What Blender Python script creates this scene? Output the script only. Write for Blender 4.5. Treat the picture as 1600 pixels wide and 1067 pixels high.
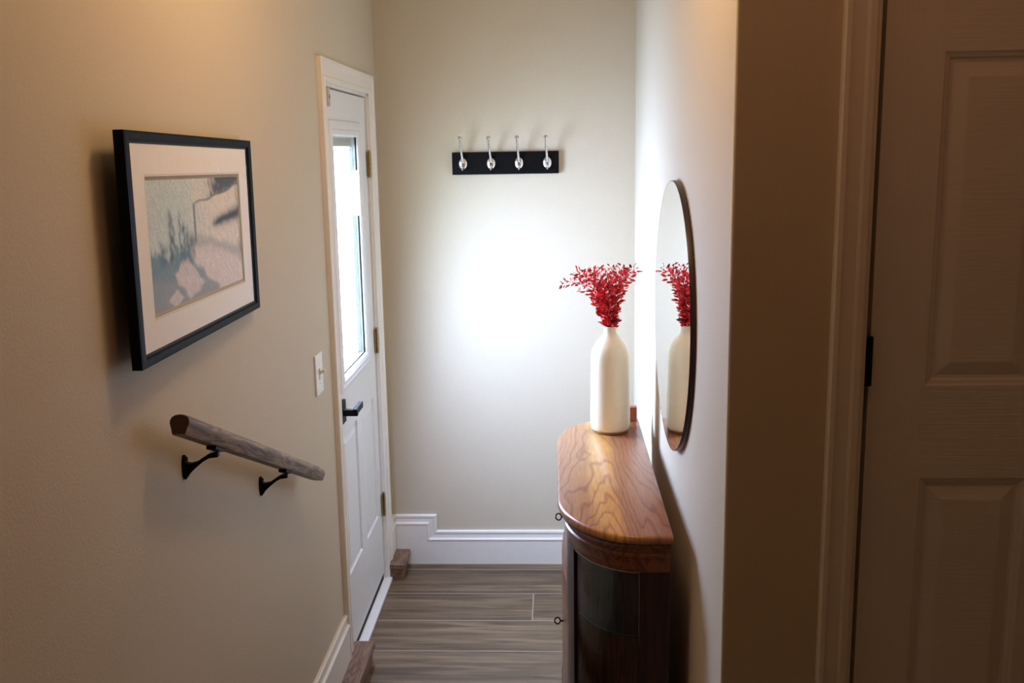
import bpy, bmesh, math, random
from math import sin, cos, pi, radians
from mathutils import Vector, Matrix, noise

for o in list(bpy.data.objects):
    bpy.data.objects.remove(o)
S = bpy.context.scene
COL = S.collection

# ------------------------------------------------------------------ camera
def cam_matrix(loc, yaw, pitch, roll):
    fwd = Vector((sin(yaw) * cos(pitch), cos(yaw) * cos(pitch), sin(pitch)))
    right = Vector((cos(yaw), -sin(yaw), 0))
    up = right.cross(fwd)
    r = cos(roll) * right + sin(roll) * up
    u = -sin(roll) * right + cos(roll) * up
    m = Matrix((r, u, -fwd)).transposed().to_4x4()
    m.translation = loc
    return m
cd = bpy.data.cameras.new('camera')
cam = bpy.data.objects.new('camera', cd)
COL.objects.link(cam)
cd.sensor_width = 36
cd.lens = 1575 * 36 / 1600
cd.clip_start = 0.02
cam.matrix_world = cam_matrix(Vector((0, 0, 1.87)), -0.0455, -0.1885, -0.0172)
S.camera = cam

# ------------------------------------------------------------------ world, lights, exposure
S.view_settings.view_transform = 'Standard'
S.view_settings.look = 'None'
S.view_settings.gamma = 1
S.view_settings.exposure = 0.36
w = bpy.data.worlds.new('daylight')
S.world = w
w.use_nodes = True
bg = w.node_tree.nodes['Background']
bg.inputs[0].default_value = (0.75, 0.88, 1, 1)
bg.inputs[1].default_value = 4.0

def light(name, kind, loc, power, color, size=0.1, rot=(0, 0, 0), sy=None, spread=None):
    l = bpy.data.lights.new(name, kind)
    l.energy = power
    l.color = color
    if kind == 'POINT':
        l.shadow_soft_size = size
    else:
        l.size = size
        if sy:
            l.shape = 'RECTANGLE'
            l.size_y = sy
        if spread:
            l.spread = spread
    o = bpy.data.objects.new(name, l)
    COL.objects.link(o)
    o.location = loc
    o.rotation_euler = rot
    return o
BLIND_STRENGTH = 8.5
# daylight entering through the door window, slanting down and towards the far right corner
_d = Vector((1.0, -0.06, -0.50)).normalized()
_q = _d.to_track_quat('-Z', 'Y').to_euler()
for _k in range(9):      # one narrow strip of sky light per band of blind slats, all within the window's depth
    light('window_daylight', 'AREA', (-0.738, 3.722, 1.115 + 0.0875 * _k), 26.0 / 9, (0.45, 0.59, 1.0), 0.40, _q, sy=0.075, spread=radians(150))
# warm ceiling lamp of the upper hall, above and behind the camera, and a weaker one over the landing
light('hall_lamp_light', 'POINT', (0.45, 1.2, 2.55), 1.5, (1.0, 0.36, 0.15), 0.12)
light('landing_lamp_light', 'POINT', (-0.15, 2.15, 2.62), 12.0, (1.0, 0.64, 0.34), 0.12)

# ------------------------------------------------------------------ constants
XL, XR, YB = -0.762, 0.338, 4.364
YN = 1.965                 # plane of the closet wall
ZU = 0.36                  # upper hall floor
ZC = 2.80

# ------------------------------------------------------------------ materials
def mat(name):
    m = bpy.data.materials.new(name)
    m.use_nodes = True
    return m, m.node_tree, m.node_tree.nodes['Principled BSDF']
def rgba(c): return (c[0], c[1], c[2], 1)
def simple(name, color, rough=0.5, metal=0.0, spec=0.5, bump=0.0, bscale=60, coat=0.0):
    m, nt, p = mat(name)
    p.inputs['Base Color'].default_value = rgba(color)
    p.inputs['Roughness'].default_value = rough
    p.inputs['Metallic'].default_value = metal
    p.inputs['Specular IOR Level'].default_value = spec
    p.inputs['Coat Weight'].default_value = coat
    n = nt.nodes.new('ShaderNodeTexNoise')
    tc = nt.nodes.new('ShaderNodeTexCoord')
    n.inputs['Scale'].default_value = bscale
    n.inputs['Detail'].default_value = 4
    nt.links.new(tc.outputs['Object'], n.inputs['Vector'])
    mx = nt.nodes.new('ShaderNodeMix'); mx.data_type = 'RGBA'
    mx.inputs[6].default_value = rgba([c * 0.96 for c in color])
    mx.inputs[7].default_value = rgba([min(1, c * 1.04) for c in color])
    nt.links.new(n.outputs['Fac'], mx.inputs[0])
    nt.links.new(mx.outputs[2], p.inputs['Base Color'])
    if bump:
        b = nt.nodes.new('ShaderNodeBump')
        b.inputs['Strength'].default_value = bump
        b.inputs['Distance'].default_value = 0.002
        nt.links.new(n.outputs['Fac'], b.inputs['Height'])
        nt.links.new(b.outputs['Normal'], p.inputs['Normal'])
    return m
def wood(name, c_dark, c_mid, c_light, rough=0.35, axis='Y', scale=1.0, stretch=12, rings=6, distort=4, coat=0.0, bump=0.1, fine=0.35):
    """long-grain wood: stretched coordinates, warped bands and fine pores"""
    m, nt, p = mat(name)
    N, L = nt.nodes.new, nt.links.new
    tc = N('ShaderNodeTexCoord'); mp = N('ShaderNodeMapping')
    L(tc.outputs['Object'], mp.inputs['Vector'])
    s = [stretch * scale] * 3
    s['XYZ'.index(axis)] = scale
    mp.inputs['Scale'].default_value = s
    n1 = N('ShaderNodeTexNoise'); n1.inputs['Scale'].default_value = 1.3; n1.inputs['Detail'].default_value = 3
    n1.inputs['Distortion'].default_value = 0.6
    L(mp.outputs[0], n1.inputs['Vector'])
    mul = N('ShaderNodeMath'); mul.operation = 'MULTIPLY'; mul.inputs[1].default_value = rings
    L(n1.outputs['Fac'], mul.inputs[0])
    pp = N('ShaderNodeMath'); pp.operation = 'PINGPONG'; pp.inputs[1].default_value = 0.5
    L(mul.outputs[0], pp.inputs[0])
    n2 = N('ShaderNodeTexNoise'); n2.inputs['Scale'].default_value = 9; n2.inputs['Detail'].default_value = 6
    L(mp.outputs[0], n2.inputs['Vector'])
    mix = N('ShaderNodeMix'); mix.data_type = 'FLOAT'; mix.inputs[0].default_value = fine
    m2 = N('ShaderNodeMath'); m2.operation = 'MULTIPLY'; m2.inputs[1].default_value = 2
    L(pp.outputs[0], m2.inputs[0])
    L(m2.outputs[0], mix.inputs[2]); L(n2.outputs['Fac'], mix.inputs[3])
    r = N('ShaderNodeValToRGB')
    e = r.color_ramp.elements
    e[0].position = 0.12; e[0].color = rgba(c_dark)
    e[1].position = 0.9; e[1].color = rgba(c_light)
    x = r.color_ramp.elements.new(0.42); x.color = rgba(c_mid)
    L(mix.outputs[0], r.inputs['Fac'])
    L(r.outputs['Color'], p.inputs['Base Color'])
    p.inputs['Roughness'].default_value = rough
    p.inputs['Coat Weight'].default_value = coat
    p.inputs['Coat Roughness'].default_value = 0.12
    b = N('ShaderNodeBump'); b.inputs['Strength'].default_value = bump; b.inputs['Distance'].default_value = 0.001
    L(n2.outputs['Fac'], b.inputs['Height']); L(b.outputs['Normal'], p.inputs['Normal'])
    return m

M = {}
M['wall'] = simple('cream_wall_paint', (0.60, 0.52, 0.39), 0.65, spec=0.25, bump=0.25, bscale=180)
M['ceiling'] = simple('ceiling_paint', (0.8, 0.77, 0.7), 0.9, bump=0.1)
M['trim'] = simple('white_semi_gloss_trim', (0.82, 0.78, 0.70), 0.35, spec=0.4, bump=0.05, bscale=30)
M['door'] = simple('white_door_paint', (0.78, 0.78, 0.77), 0.4, spec=0.4, bump=0.05, bscale=30)
M['plastic'] = simple('white_plastic', (0.84, 0.83, 0.80), 0.35)
M['beige'] = simple('beige_plastic', (0.52, 0.44, 0.37), 0.5)
M['dark_gap'] = simple('black_rubber', (0.012, 0.014, 0.016), 0.8)
M['black_metal'] = simple('matte_black_metal', (0.004, 0.0035, 0.0035), 0.5, metal=0.0, spec=0.15, bump=0.1)
M['brass'] = simple('antique_brass', (0.36, 0.25, 0.09), 0.32, metal=1.0, bump=0.3)
M['chrome'] = simple('satin_nickel', (0.72, 0.70, 0.67), 0.24, metal=1.0)
M['black_board'] = simple('black_lacquered_board', (0.003, 0.003, 0.0035), 0.45, spec=0.12, bump=0.05)
M['frame'] = simple('blue_black_frame', (0.003, 0.006, 0.011), 0.55, spec=0.08, bump=0.25, bscale=90)
M['mat_board'] = simple('warm_white_mat_board', (0.92, 0.91, 0.89), 0.8)
M['mat_bevel'] = simple('tan_mat_bevel', (0.42, 0.36, 0.25), 0.7)
M['mirror'] = simple('silvered_mirror', (0.84, 0.86, 0.86), 0.0, metal=1.0)
M['mirror_rim'] = simple('dark_plum_brown_rim', (0.03, 0.012, 0.014), 0.35)
M['ceramic'] = simple('cream_ceramic', (0.88, 0.79, 0.58), 0.38, bump=0.35, bscale=35)
M['clay'] = simple('unglazed_clay_foot', (0.24, 0.13, 0.05), 0.8)
M['stem'] = simple('dark_red_stem', (0.16, 0.01, 0.012), 0.6)
M['mahogany'] = wood('shaded_mahogany', (0.012, 0.0028, 0.0015), (0.026, 0.006, 0.003), (0.05, 0.013, 0.005), 0.38, axis='Z', scale=1.6, coat=0.12)  # cabinet mahogany with the shade on posts and plinth put into the colour
M['cornice'] = wood('lit_mahogany', (0.08, 0.022, 0.008), (0.17, 0.05, 0.019), (0.26, 0.09, 0.034), 0.35, axis='Y', scale=1.2, coat=0.25)  # same mahogany, lighter and redder: light on the mouldings is in the colour
M['inner_wood'] = wood('brown_inner_wood', (0.30, 0.125, 0.055), (0.50, 0.23, 0.105), (0.62, 0.32, 0.155), 0.5, axis='Z', scale=2)
M['rail'] = wood('weathered_grey_oak', (0.075, 0.052, 0.036), (0.19, 0.135, 0.09), (0.33, 0.25, 0.17), 0.55, axis='Y', scale=3, stretch=9, rings=5)
M['rail_end'] = simple('dark_cut_end_grain', (0.05, 0.022, 0.012), 0.7, bump=0.4)
M['ledge'] = wood('stained_oak_ledge', (0.085, 0.042, 0.022), (0.17, 0.09, 0.048), (0.26, 0.15, 0.085), 0.4, axis='Y', scale=3, stretch=9)
M['block'] = simple('reddish_wood_block', (0.33, 0.09, 0.045), 0.5, bump=0.2)

def door_skin():
    m, nt, p = mat('moulded_white_door_skin')
    N, L = nt.nodes.new, nt.links.new
    p.inputs['Base Color'].default_value = (0.74, 0.72, 0.68, 1)
    p.inputs['Roughness'].default_value = 0.45
    tc = N('ShaderNodeTexCoord'); sep = N('ShaderNodeSeparateXYZ'); L(tc.outputs['Object'], sep.inputs[0])
    n = N('ShaderNodeTexNoise'); n.inputs['Scale'].default_value = 6; L(tc.outputs['Object'], n.inputs['Vector'])
    mp = N('ShaderNodeMapping'); mp.inputs['Scale'].default_value = (5, 5, 160); L(tc.outputs['Object'], mp.inputs['Vector'])
    n2 = N('ShaderNodeTexNoise'); n2.inputs['Scale'].default_value = 1.2; n2.inputs['Detail'].default_value = 2
    L(mp.outputs[0], n2.inputs['Vector'])
    mp3 = N('ShaderNodeMapping'); mp3.inputs['Scale'].default_value = (160, 5, 5); L(tc.outputs['Object'], mp3.inputs['Vector'])
    n3 = N('ShaderNodeTexNoise'); n3.inputs['Scale'].default_value = 1.2; L(mp3.outputs[0], n3.inputs['Vector'])
    # rails (x beyond the stile) carry horizontal grain, the stile vertical grain
    gt = N('ShaderNodeMath'); gt.operation = 'GREATER_THAN'; gt.inputs[1].default_value = 0.727; L(sep.outputs[0], gt.inputs[0])
    mx = N('ShaderNodeMix'); mx.data_type = 'FLOAT'
    L(gt.outputs[0], mx.inputs[0]); L(n3.outputs['Fac'], mx.inputs[2]); L(n2.outputs['Fac'], mx.inputs[3])
    b = N('ShaderNodeBump'); b.inputs['Strength'].default_value = 0.6; b.inputs['Distance'].default_value = 0.0015
    L(mx.outputs[0], b.inputs['Height']); L(b.outputs['Normal'], p.inputs['Normal'])
    return m
M['door_skin'] = door_skin()

def tabletop_mat():
    """bookmatched walnut veneer: swirling orange and brown figure running along Y"""
    m, nt, p = mat('figured_walnut_veneer')
    N, L = nt.nodes.new, nt.links.new
    tc = N('ShaderNodeTexCoord'); mp = N('ShaderNodeMapping')
    mp.inputs['Scale'].default_value = (5.5, 1.15, 1)
    L(tc.outputs['Object'], mp.inputs['Vector'])
    n0 = N('ShaderNodeTexNoise'); n0.inputs['Scale'].default_value = 1.0; n0.inputs['Detail'].default_value = 3.0; n0.inputs['Distortion'].default_value = 0.3
    L(mp.outputs[0], n0.inputs['Vector'])
    sp0 = N('ShaderNodeSeparateXYZ'); L(tc.outputs['Object'], sp0.inputs[0])
    def mth(op, a_, b_=0.0):
        x_ = N('ShaderNodeMath'); x_.operation = op
        for i_, v_ in enumerate((a_, b_)):
            if isinstance(v_, (int, float)): x_.inputs[i_].default_value = v_
            else: L(v_, x_.inputs[i_])
        return x_.outputs[0]
    dx_ = mth('SUBTRACT', sp0.outputs[0], 0.125)
    hyp = mth('SQRT', mth('ADD', mth('MULTIPLY', dx_, dx_), 0.0006))
    v1_ = mth('ADD', mth('MULTIPLY', hyp, 38.0), mth('MULTIPLY', sp0.outputs[1], 5.0))
    v1_ = mth('ADD', v1_, mth('MULTIPLY', n0.outputs['Fac'], 13.0))
    pp = N('ShaderNodeMath'); pp.operation = 'PINGPONG'; pp.inputs[1].default_value = 0.5; L(v1_, pp.inputs[0])
    line = N('ShaderNodeMapRange'); line.interpolation_type = 'SMOOTHSTEP'
    line.inputs['From Min'].default_value = 0.0; line.inputs['From Max'].default_value = 0.22
    L(pp.outputs[0], line.inputs['Value'])
    # broad tone across the width (x): red-brown, golden heart stripe, brown
    sep = N('ShaderNodeSeparateXYZ'); L(tc.outputs['Object'], sep.inputs[0])
    wob = N('ShaderNodeMath'); wob.operation = 'MULTIPLY_ADD'; wob.inputs[1].default_value = 0.16; wob.inputs[2].default_value = -0.08
    L(n0.outputs['Fac'], wob.inputs[0])
    ad = N('ShaderNodeMath'); ad.operation = 'ADD'; L(sep.outputs[0], ad.inputs[0]); L(wob.outputs[0], ad.inputs[1])
    mr = N('ShaderNodeMapRange'); mr.inputs['From Min'].default_value = -0.01; mr.inputs['From Max'].default_value = 0.29
    L(ad.outputs[0], mr.inputs['Value'])
    ramp = N('ShaderNodeValToRGB'); e = ramp.color_ramp.elements
    e[0].position = 0; e[0].color = (0.38, 0.155, 0.062, 1)
    e[1].position = 1; e[1].color = (0.28, 0.10, 0.042, 1)
    for pos, c in ((0.32, (0.44, 0.20, 0.065)), (0.42, (0.66, 0.35, 0.10)), (0.54, (0.62, 0.30, 0.08)), (0.62, (0.40, 0.18, 0.075)), (0.8, (0.37, 0.145, 0.055))):
        x = ramp.color_ramp.elements.new(pos); x.color = rgba(c)
    L(mr.outputs[0], ramp.inputs['Fac'])
    dk = N('ShaderNodeMix'); dk.data_type = 'RGBA'; dk.blend_type = 'MULTIPLY'; dk.inputs[7].default_value = (0.66, 0.55, 0.50, 1)
    inv = N('ShaderNodeMath'); inv.operation = 'SUBTRACT'; inv.inputs[0].default_value = 1.0; L(line.outputs[0], inv.inputs[1])
    L(inv.outputs[0], dk.inputs[0]); L(ramp.outputs['Color'], dk.inputs[6])
    mpf = N('ShaderNodeMapping'); mpf.inputs['Scale'].default_value = (220, 14, 1); L(tc.outputs['Object'], mpf.inputs['Vector'])
    nf = N('ShaderNodeTexNoise'); nf.inputs['Scale'].default_value = 1; nf.inputs['Detail'].default_value = 4; L(mpf.outputs[0], nf.inputs['Vector'])
    mf = N('ShaderNodeMapRange'); mf.inputs['From Min'].default_value = 0.3; mf.inputs['From Max'].default_value = 0.7
    mf.inputs['To Min'].default_value = 0.78; mf.inputs['To Max'].default_value = 1.12; L(nf.outputs['Fac'], mf.inputs['Value'])
    fin = N('ShaderNodeMix'); fin.data_type = 'RGBA'; fin.blend_type = 'MULTIPLY'; fin.inputs[0].default_value = 1
    L(dk.outputs[2], fin.inputs[6]); L(mf.outputs[0], fin.inputs[7])
    L(fin.outputs[2], p.inputs['Base Color'])
    p.inputs['Roughness'].default_value = 0.34
    p.inputs['Coat Weight'].default_value = 0.35; p.inputs['Coat Roughness'].default_value = 0.22
    return m
M['tabletop'] = tabletop_mat()

def floor_mat():
    """grey-brown wood-look planks laid across the landing, pale grout lines"""
    m, nt, p = mat('grey_brown_plank_floor')
    N, L = nt.nodes.new, nt.links.new
    def math(op, a, b=None):
        x = N('ShaderNodeMath'); x.operation = op
        for i, v in enumerate((a, b)):
            if v is None: continue
            if isinstance(v, (int, float)): x.inputs[i].default_value = v
            else: L(v, x.inputs[i])
        return x.outputs[0]
    tc = N('ShaderNodeTexCoord'); sep = N('ShaderNodeSeparateXYZ'); L(tc.outputs['Object'], sep.inputs[0])
    PW = 0.252
    v = math('DIVIDE', math('SUBTRACT', sep.outputs[1], 4.035 - 20 * PW), PW)
    row = math('FLOOR', v); fy = math('FRACT', v)
    h = math('FRACT', math('MULTIPLY', math('SINE', math('MULTIPLY', row, 12.9898)), 43758.5))
    PL = 2.6
    # a butt joint lands at x = -0.11 in the second row from the back wall
    offs = math('MULTIPLY', math('SUBTRACT', row, 19), 0.9)
    u = math('DIVIDE', math('ADD', math('ADD', sep.outputs[0], offs), 0.11), PL)
    fx = math('FRACT', u); colr = math('FLOOR', u)
    ey = math('MULTIPLY', math('MINIMUM', fy, math('SUBTRACT', 1.0, fy)), PW)
    ex = math('MULTIPLY', math('MINIMUM', fx, math('SUBTRACT', 1.0, fx)), PL)
    edge = math('MINIMUM', ex, ey)
    gr = N('ShaderNodeMapRange'); gr.inputs['From Min'].default_value = 0.0012; gr.inputs['From Max'].default_value = 0.003; L(edge, gr.inputs['Value'])
    seed = math('ADD', math('MULTIPLY', row, 3.17), math('MULTIPLY', colr, 7.3))
    cmb = N('ShaderNodeCombineXYZ')
    L(math('ADD', math('MULTIPLY', sep.outputs[0], 2.2), seed), cmb.inputs[0])
    L(math('MULTIPLY', sep.outputs[1], 34), cmb.inputs[1]); L(seed, cmb.inputs[2])
    n = N('ShaderNodeTexNoise'); n.inputs['Scale'].default_value = 1; n.inputs['Detail'].default_value = 5; n.inputs['Distortion'].default_value = 0.8
    L(cmb.outputs[0], n.inputs['Vector'])
    cmb2 = N('ShaderNodeCombineXYZ')
    L(math('ADD', math('MULTIPLY', sep.outputs[0], 1.0), seed), cmb2.inputs[0])
    L(math('MULTIPLY', sep.outputs[1], 9), cmb2.inputs[1]); L(seed, cmb2.inputs[2])
    n2 = N('ShaderNodeTexNoise'); n2.inputs['Scale'].default_value = 1.6; n2.inputs['Detail'].default_value = 3; L(cmb2.outputs[0], n2.inputs['Vector'])
    t = math('ADD', math('MULTIPLY', n.outputs['Fac'], 0.6), math('MULTIPLY', n2.outputs['Fac'], 0.4))
    t = math('ADD', t, math('MULTIPLY', math('SUBTRACT', h, 0.5), 0.10))
    r = N('ShaderNodeValToRGB'); e = r.color_ramp.elements
    e[0].position = 0.34; e[0].color = (0.060, 0.034, 0.016, 1)
    e[1].position = 0.68; e[1].color = (0.26, 0.18, 0.10, 1)
    x = e.new(0.5); x.color = (0.14, 0.092, 0.048, 1)
    L(t, r.inputs['Fac'])
    mx = N('ShaderNodeMix'); mx.data_type = 'RGBA'; mx.inputs[6].default_value = (0.32, 0.27, 0.21, 1)
    L(gr.outputs[0], mx.inputs[0]); L(r.outputs['Color'], mx.inputs[7]); L(mx.outputs[2], p.inputs['Base Color'])
    p.inputs['Roughness'].default_value = 0.42
    b = N('ShaderNodeBump'); b.inputs['Strength'].default_value = 0.2; b.inputs['Distance'].default_value = 0.001
    L(n.outputs['Fac'], b.inputs['Height']); L(b.outputs['Normal'], p.inputs['Normal'])
    return m
M['floor'] = floor_mat()

def glass_mat(name, tint=(0.95, 0.98, 0.97), refl=0.10, edge=0.75):
    m = bpy.data.materials.new(name); m.use_nodes = True
    nt = m.node_tree; nt.nodes.clear()
    out = nt.nodes.new('ShaderNodeOutputMaterial')
    tr = nt.nodes.new('ShaderNodeBsdfTransparent'); tr.inputs[0].default_value = rgba(tint)
    gl = nt.nodes.new('ShaderNodeBsdfGlossy'); gl.inputs['Roughness'].default_value = 0.02
    fr = nt.nodes.new('ShaderNodeLayerWeight'); fr.inputs['Blend'].default_value = 0.5
    mx = nt.nodes.new('ShaderNodeMixShader')
    pw = nt.nodes.new('ShaderNodeMath'); pw.operation = 'POWER'; pw.inputs[1].default_value = 4.0
    ma = nt.nodes.new('ShaderNodeMath'); ma.operation = 'MULTIPLY_ADD'; ma.inputs[1].default_value = edge; ma.inputs[2].default_value = refl * 0.4
    nt.links.new(fr.outputs['Facing'], pw.inputs[0]); nt.links.new(pw.outputs[0], ma.inputs[0])
    nt.links.new(ma.outputs[0], mx.inputs[0]); nt.links.new(tr.outputs[0], mx.inputs[1]); nt.links.new(gl.outputs[0], mx.inputs[2])
    nt.links.new(mx.outputs[0], out.inputs[0])
    return m
M['glass'] = glass_mat('clear_glass')
M['cab_glass'] = glass_mat('cabinet_glass', (0.93, 0.95, 0.94), 0.06, 0.45)
M['pic_glass'] = glass_mat('picture_glass', (0.99, 0.99, 0.99), 0.01, 0.05)
M['shelf_glass'] = glass_mat('shelf_glass', (0.62, 0.72, 0.69), 0.35)

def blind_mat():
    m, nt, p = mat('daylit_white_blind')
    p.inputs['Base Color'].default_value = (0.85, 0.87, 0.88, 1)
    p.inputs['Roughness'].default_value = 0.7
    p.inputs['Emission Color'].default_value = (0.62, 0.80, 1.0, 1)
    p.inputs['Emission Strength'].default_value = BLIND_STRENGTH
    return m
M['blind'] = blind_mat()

def leaf_mat():
    m, nt, p = mat('red_preserved_leaves')
    N, L = nt.nodes.new, nt.links.new
    g = N('ShaderNodeNewGeometry'); r = N('ShaderNodeValToRGB'); e = r.color_ramp.elements
    e[0].position = 0; e[0].color = (0.26, 0.004, 0.010, 1)
    e[1].position = 1; e[1].color = (0.90, 0.06, 0.05, 1)
    x = e.new(0.35); x.color = (0.68, 0.012, 0.02, 1)
    L(g.outputs['Random Per Island'], r.inputs['Fac']); L(r.outputs['Color'], p.inputs['Base Color'])
    p.inputs['Roughness'].default_value = 0.5
    return m
M['leaf'] = leaf_mat()
def vcol_mat():
    m, nt, p = mat('printed_seascape')
    a = nt.nodes.new('ShaderNodeVertexColor'); a.layer_name = 'ink'
    nt.links.new(a.outputs['Color'], p.inputs['Base Color'])
    p.inputs['Roughness'].default_value = 0.6
    return m
M['print'] = vcol_mat()

# ------------------------------------------------------------------ mesh helpers
def box(bm, x0, x1, y0, y1, z0, z1, bev=0.0, seg=2):
    r = bmesh.ops.create_cube(bm, size=1)
    vs = r['verts']
    bmesh.ops.transform(bm, matrix=Matrix.Translation(((x0 + x1) / 2, (y0 + y1) / 2, (z0 + z1) / 2)) @ Matrix.Diagonal((abs(x1 - x0), abs(y1 - y0), abs(z1 - z0), 1)), verts=vs)
    if bev:
        es = list({e for v in vs for e in v.link_edges})
        bmesh.ops.bevel(bm, geom=es, offset=bev, segments=seg, affect='EDGES', profile=0.6)
def cyl(bm, p0, p1, r, n=20, r2=None, caps=True):
    p0, p1 = Vector(p0), Vector(p1)
    d = p1 - p0
    q = d.to_track_quat('Z', 'Y').to_matrix().to_4x4()
    bmesh.ops.create_cone(bm, cap_ends=caps, segments=n, radius1=r, radius2=r if r2 is None else r2, depth=d.length,
                          matrix=Matrix.Translation((p0 + p1) / 2) @ q)
def tube(bm, pts, rad, n=10, cap=True):
    """tube along a polyline; rad a number or list"""
    pts = [Vector(p) for p in pts]
    rings = []
    up = Vector((0, 0, 1))
    for i, p in enumerate(pts):
        t = (pts[min(i + 1, len(pts) - 1)] - pts[max(i - 1, 0)]).normalized()
        a = t.cross(up)
        if a.length < 0.05: a = t.cross(Vector((1, 0, 0)))
        a.normalize(); b = t.cross(a)
        r = rad[i] if isinstance(rad, (list, tuple)) else rad
        rings.append([bm.verts.new(p + r * (cos(2 * pi * k / n) * a + sin(2 * pi * k / n) * b)) for k in range(n)])
    for A, B in zip(rings, rings[1:]):
        for k in range(n):
            bm.faces.new((A[k], A[(k + 1) % n], B[(k + 1) % n], B[k]))
    if cap:
        bm.faces.new(rings[0]); bm.faces.new(rings[-1])
def loft(bm, loops, close=True, cap=True):
    R = [[bm.verts.new(p) for p in l] for l in loops]
    n = len(R[0])
    for A, B in zip(R, R[1:]):
        for k in range(n if close else n - 1):
            bm.faces.new((A[k], A[(k + 1) % n], B[(k + 1) % n], B[k]))
    if cap:
        bm.faces.new(R[0]); bm.faces.new(R[-1])
    return R
def link(name, bm, m, parent=None, smooth=False):
    bmesh.ops.recalc_face_normals(bm, faces=bm.faces)
    me = bpy.data.meshes.new(name)
    bm.to_mesh(me); bm.free()
    ms = m if isinstance(m, (list, tuple)) else [m]
    for x in ms: me.materials.append(x)
    if smooth:
        me.shade_smooth()
        me.set_sharp_from_angle(angle=radians(38))
    o = bpy.data.objects.new(name, me)
    COL.objects.link(o)
    if parent: 
        o.parent = parent
        o.matrix_parent_inverse = parent.matrix_world.inverted() if parent.type != 'EMPTY' else Matrix.Translation(-parent.location)
    return o
def thing(name, loc, label, cat, group=None, kind=None):
    o = bpy.data.objects.new(name, None)
    COL.objects.link(o)
    o.location = loc
    tag(o, label, cat, group, kind)
    return o
def tag(o, label=None, cat=None, group=None, kind=None):
    if label: o['label'] = label
    if cat: o['category'] = cat
    if group: o['group'] = group
    if kind: o['kind'] = kind
    return o
def bm_box(*a, **k):
    bm = bmesh.new(); box(bm, *a, **k); return bm
def struct(name, bm, m, label=None, parent=None, smooth=False):
    o = link(name, bm, m, parent, smooth)
    if not parent: tag(o, label, None, None, 'structure')
    return o

# ------------------------------------------------------------------ room shell
TH = 0.14
DY0, DY1, DZ0, DZ1 = 3.375, 4.165, 0.0, 2.10      # entry door opening
bm = bmesh.new()
box(bm, XL - TH, XL, -1.6, DY0, -0.1, ZC)
box(bm, XL - TH, XL, DY1, YB + TH, -0.1, ZC)
box(bm, XL - TH, XL, DY0, DY1, DZ1, ZC)
struct('wall_left', bm, M['wall'], 'cream left wall with the framed picture, handrail and entry door')
struct('wall_back', bm_box(XL, XR + TH, YB, YB + TH, -0.1, ZC), M['wall'], 'cream back wall carrying the black coat rack')
# right wall with a softly rounded outside corner into the closet wall
bm = bmesh.new()
CX0, CX1, CZ1 = 0.594, 1.385, ZU + 2.06           # closet door opening
CWT = 0.12
rr = 0.006
corner = [(XR, YB), (XR, YN + rr)] + [(XR + rr - rr * cos(a), YN + rr - rr * sin(a)) for a in (pi / 8, pi / 4, 3 * pi / 8)] + [(XR + rr, YN), (CX0, YN), (CX0, YN + CWT), (XR + CWT, YN + CWT), (XR + CWT, YB)]
loft(bm, [[(x, y, -0.1) for x, y in corner], [(x, y, ZC) for x, y in corner]])
struct('wall_right', bm, M['wall'], 'cream right wall with the round mirror, turning the corner to the closet door')
bm = bmesh.new()
box(bm, CX1, 1.9, YN, YN + CWT, -0.1, ZC)
box(bm, CX0, CX1, YN, YN + CWT, CZ1, ZC)
struct('wall_closet', bm, M['wall'], 'shaded wall around the closet door')
# closet interior behind the near door, upper hall walls and ceiling
bm = bmesh.new()
box(bm, XR + CWT, 1.9, YN + 0.75, YN + 0.85, -0.1, ZC)
box(bm, 1.9, 2.02, -1.6, YN + 0.85, -0.1, ZC)
struct('wall_hall_right', bm, M['wall'], 'upper hall wall on the right, out of view')
struct('wall_behind', bm_box(XL - TH, 2.02, -1.72, -1.6, -0.1, ZC), M['wall'], 'upper hall wall behind the camera')
struct('ceiling', bm_box(XL - TH, 2.02, -1.72, YB + TH, ZC, ZC + 0.1), M['ceiling'], 'painted ceiling above the frame')
struct('floor', bm_box(XL, XR, 2.26, YB, -0.1, 0.0), M['floor'], 'grey brown plank floor of the landing')
bm = bmesh.new()
box(bm, XL, 1.9, -1.6, 1.98, -0.1, ZU)
box(bm, XR + CWT, 1.9, 1.98, YN + 0.75, -0.1, ZU)
struct('floor_upper', bm, M['floor'], 'plank floor of the upper hall, below the frame')
bm = bmesh.new()
box(bm, XL, XR, 1.98, 2.26, -0.1, 0.18)
struct('floor_step', bm, M['floor'], 'single plank step between upper hall and landing')

# baseboards: profile (offset from wall, height), swept along a wall
def base_profile(h):
    return [(0.0, 0.0), (0.016, 0.0), (0.016, h - 0.047), (0.019, h - 0.044), (0.019, h - 0.040), (0.011, h - 0.034), (0.009, h - 0.016), (0.012, h - 0.013), (0.012, h - 0.004), (0.008, h), (0.0, h)]
# left, stands on the wooden ledge
LZ = 0.088
bm = bmesh.new()
pr = [(XL + d, LZ + z) for d, z in base_profile(0.172)]
loft(bm, [[(x, 2.02, z) for x, z in pr], [(x, 3.303, z) for x, z in pr]])
struct('baseboard_left', bm, M['trim'], 'white moulded baseboard along the left wall above the wooden ledge')
bm = bmesh.new()
pr = [(XL + d, 0.075 + z) for d, z in base_profile(0.158)]
loft(bm, [[(x, 4.242, z) for x, z in pr], [(x, 4.352, z) for x, z in pr]])
struct('baseboard_corner', bm, M['trim'], 'short white baseboard piece between door casing and back corner')
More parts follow.
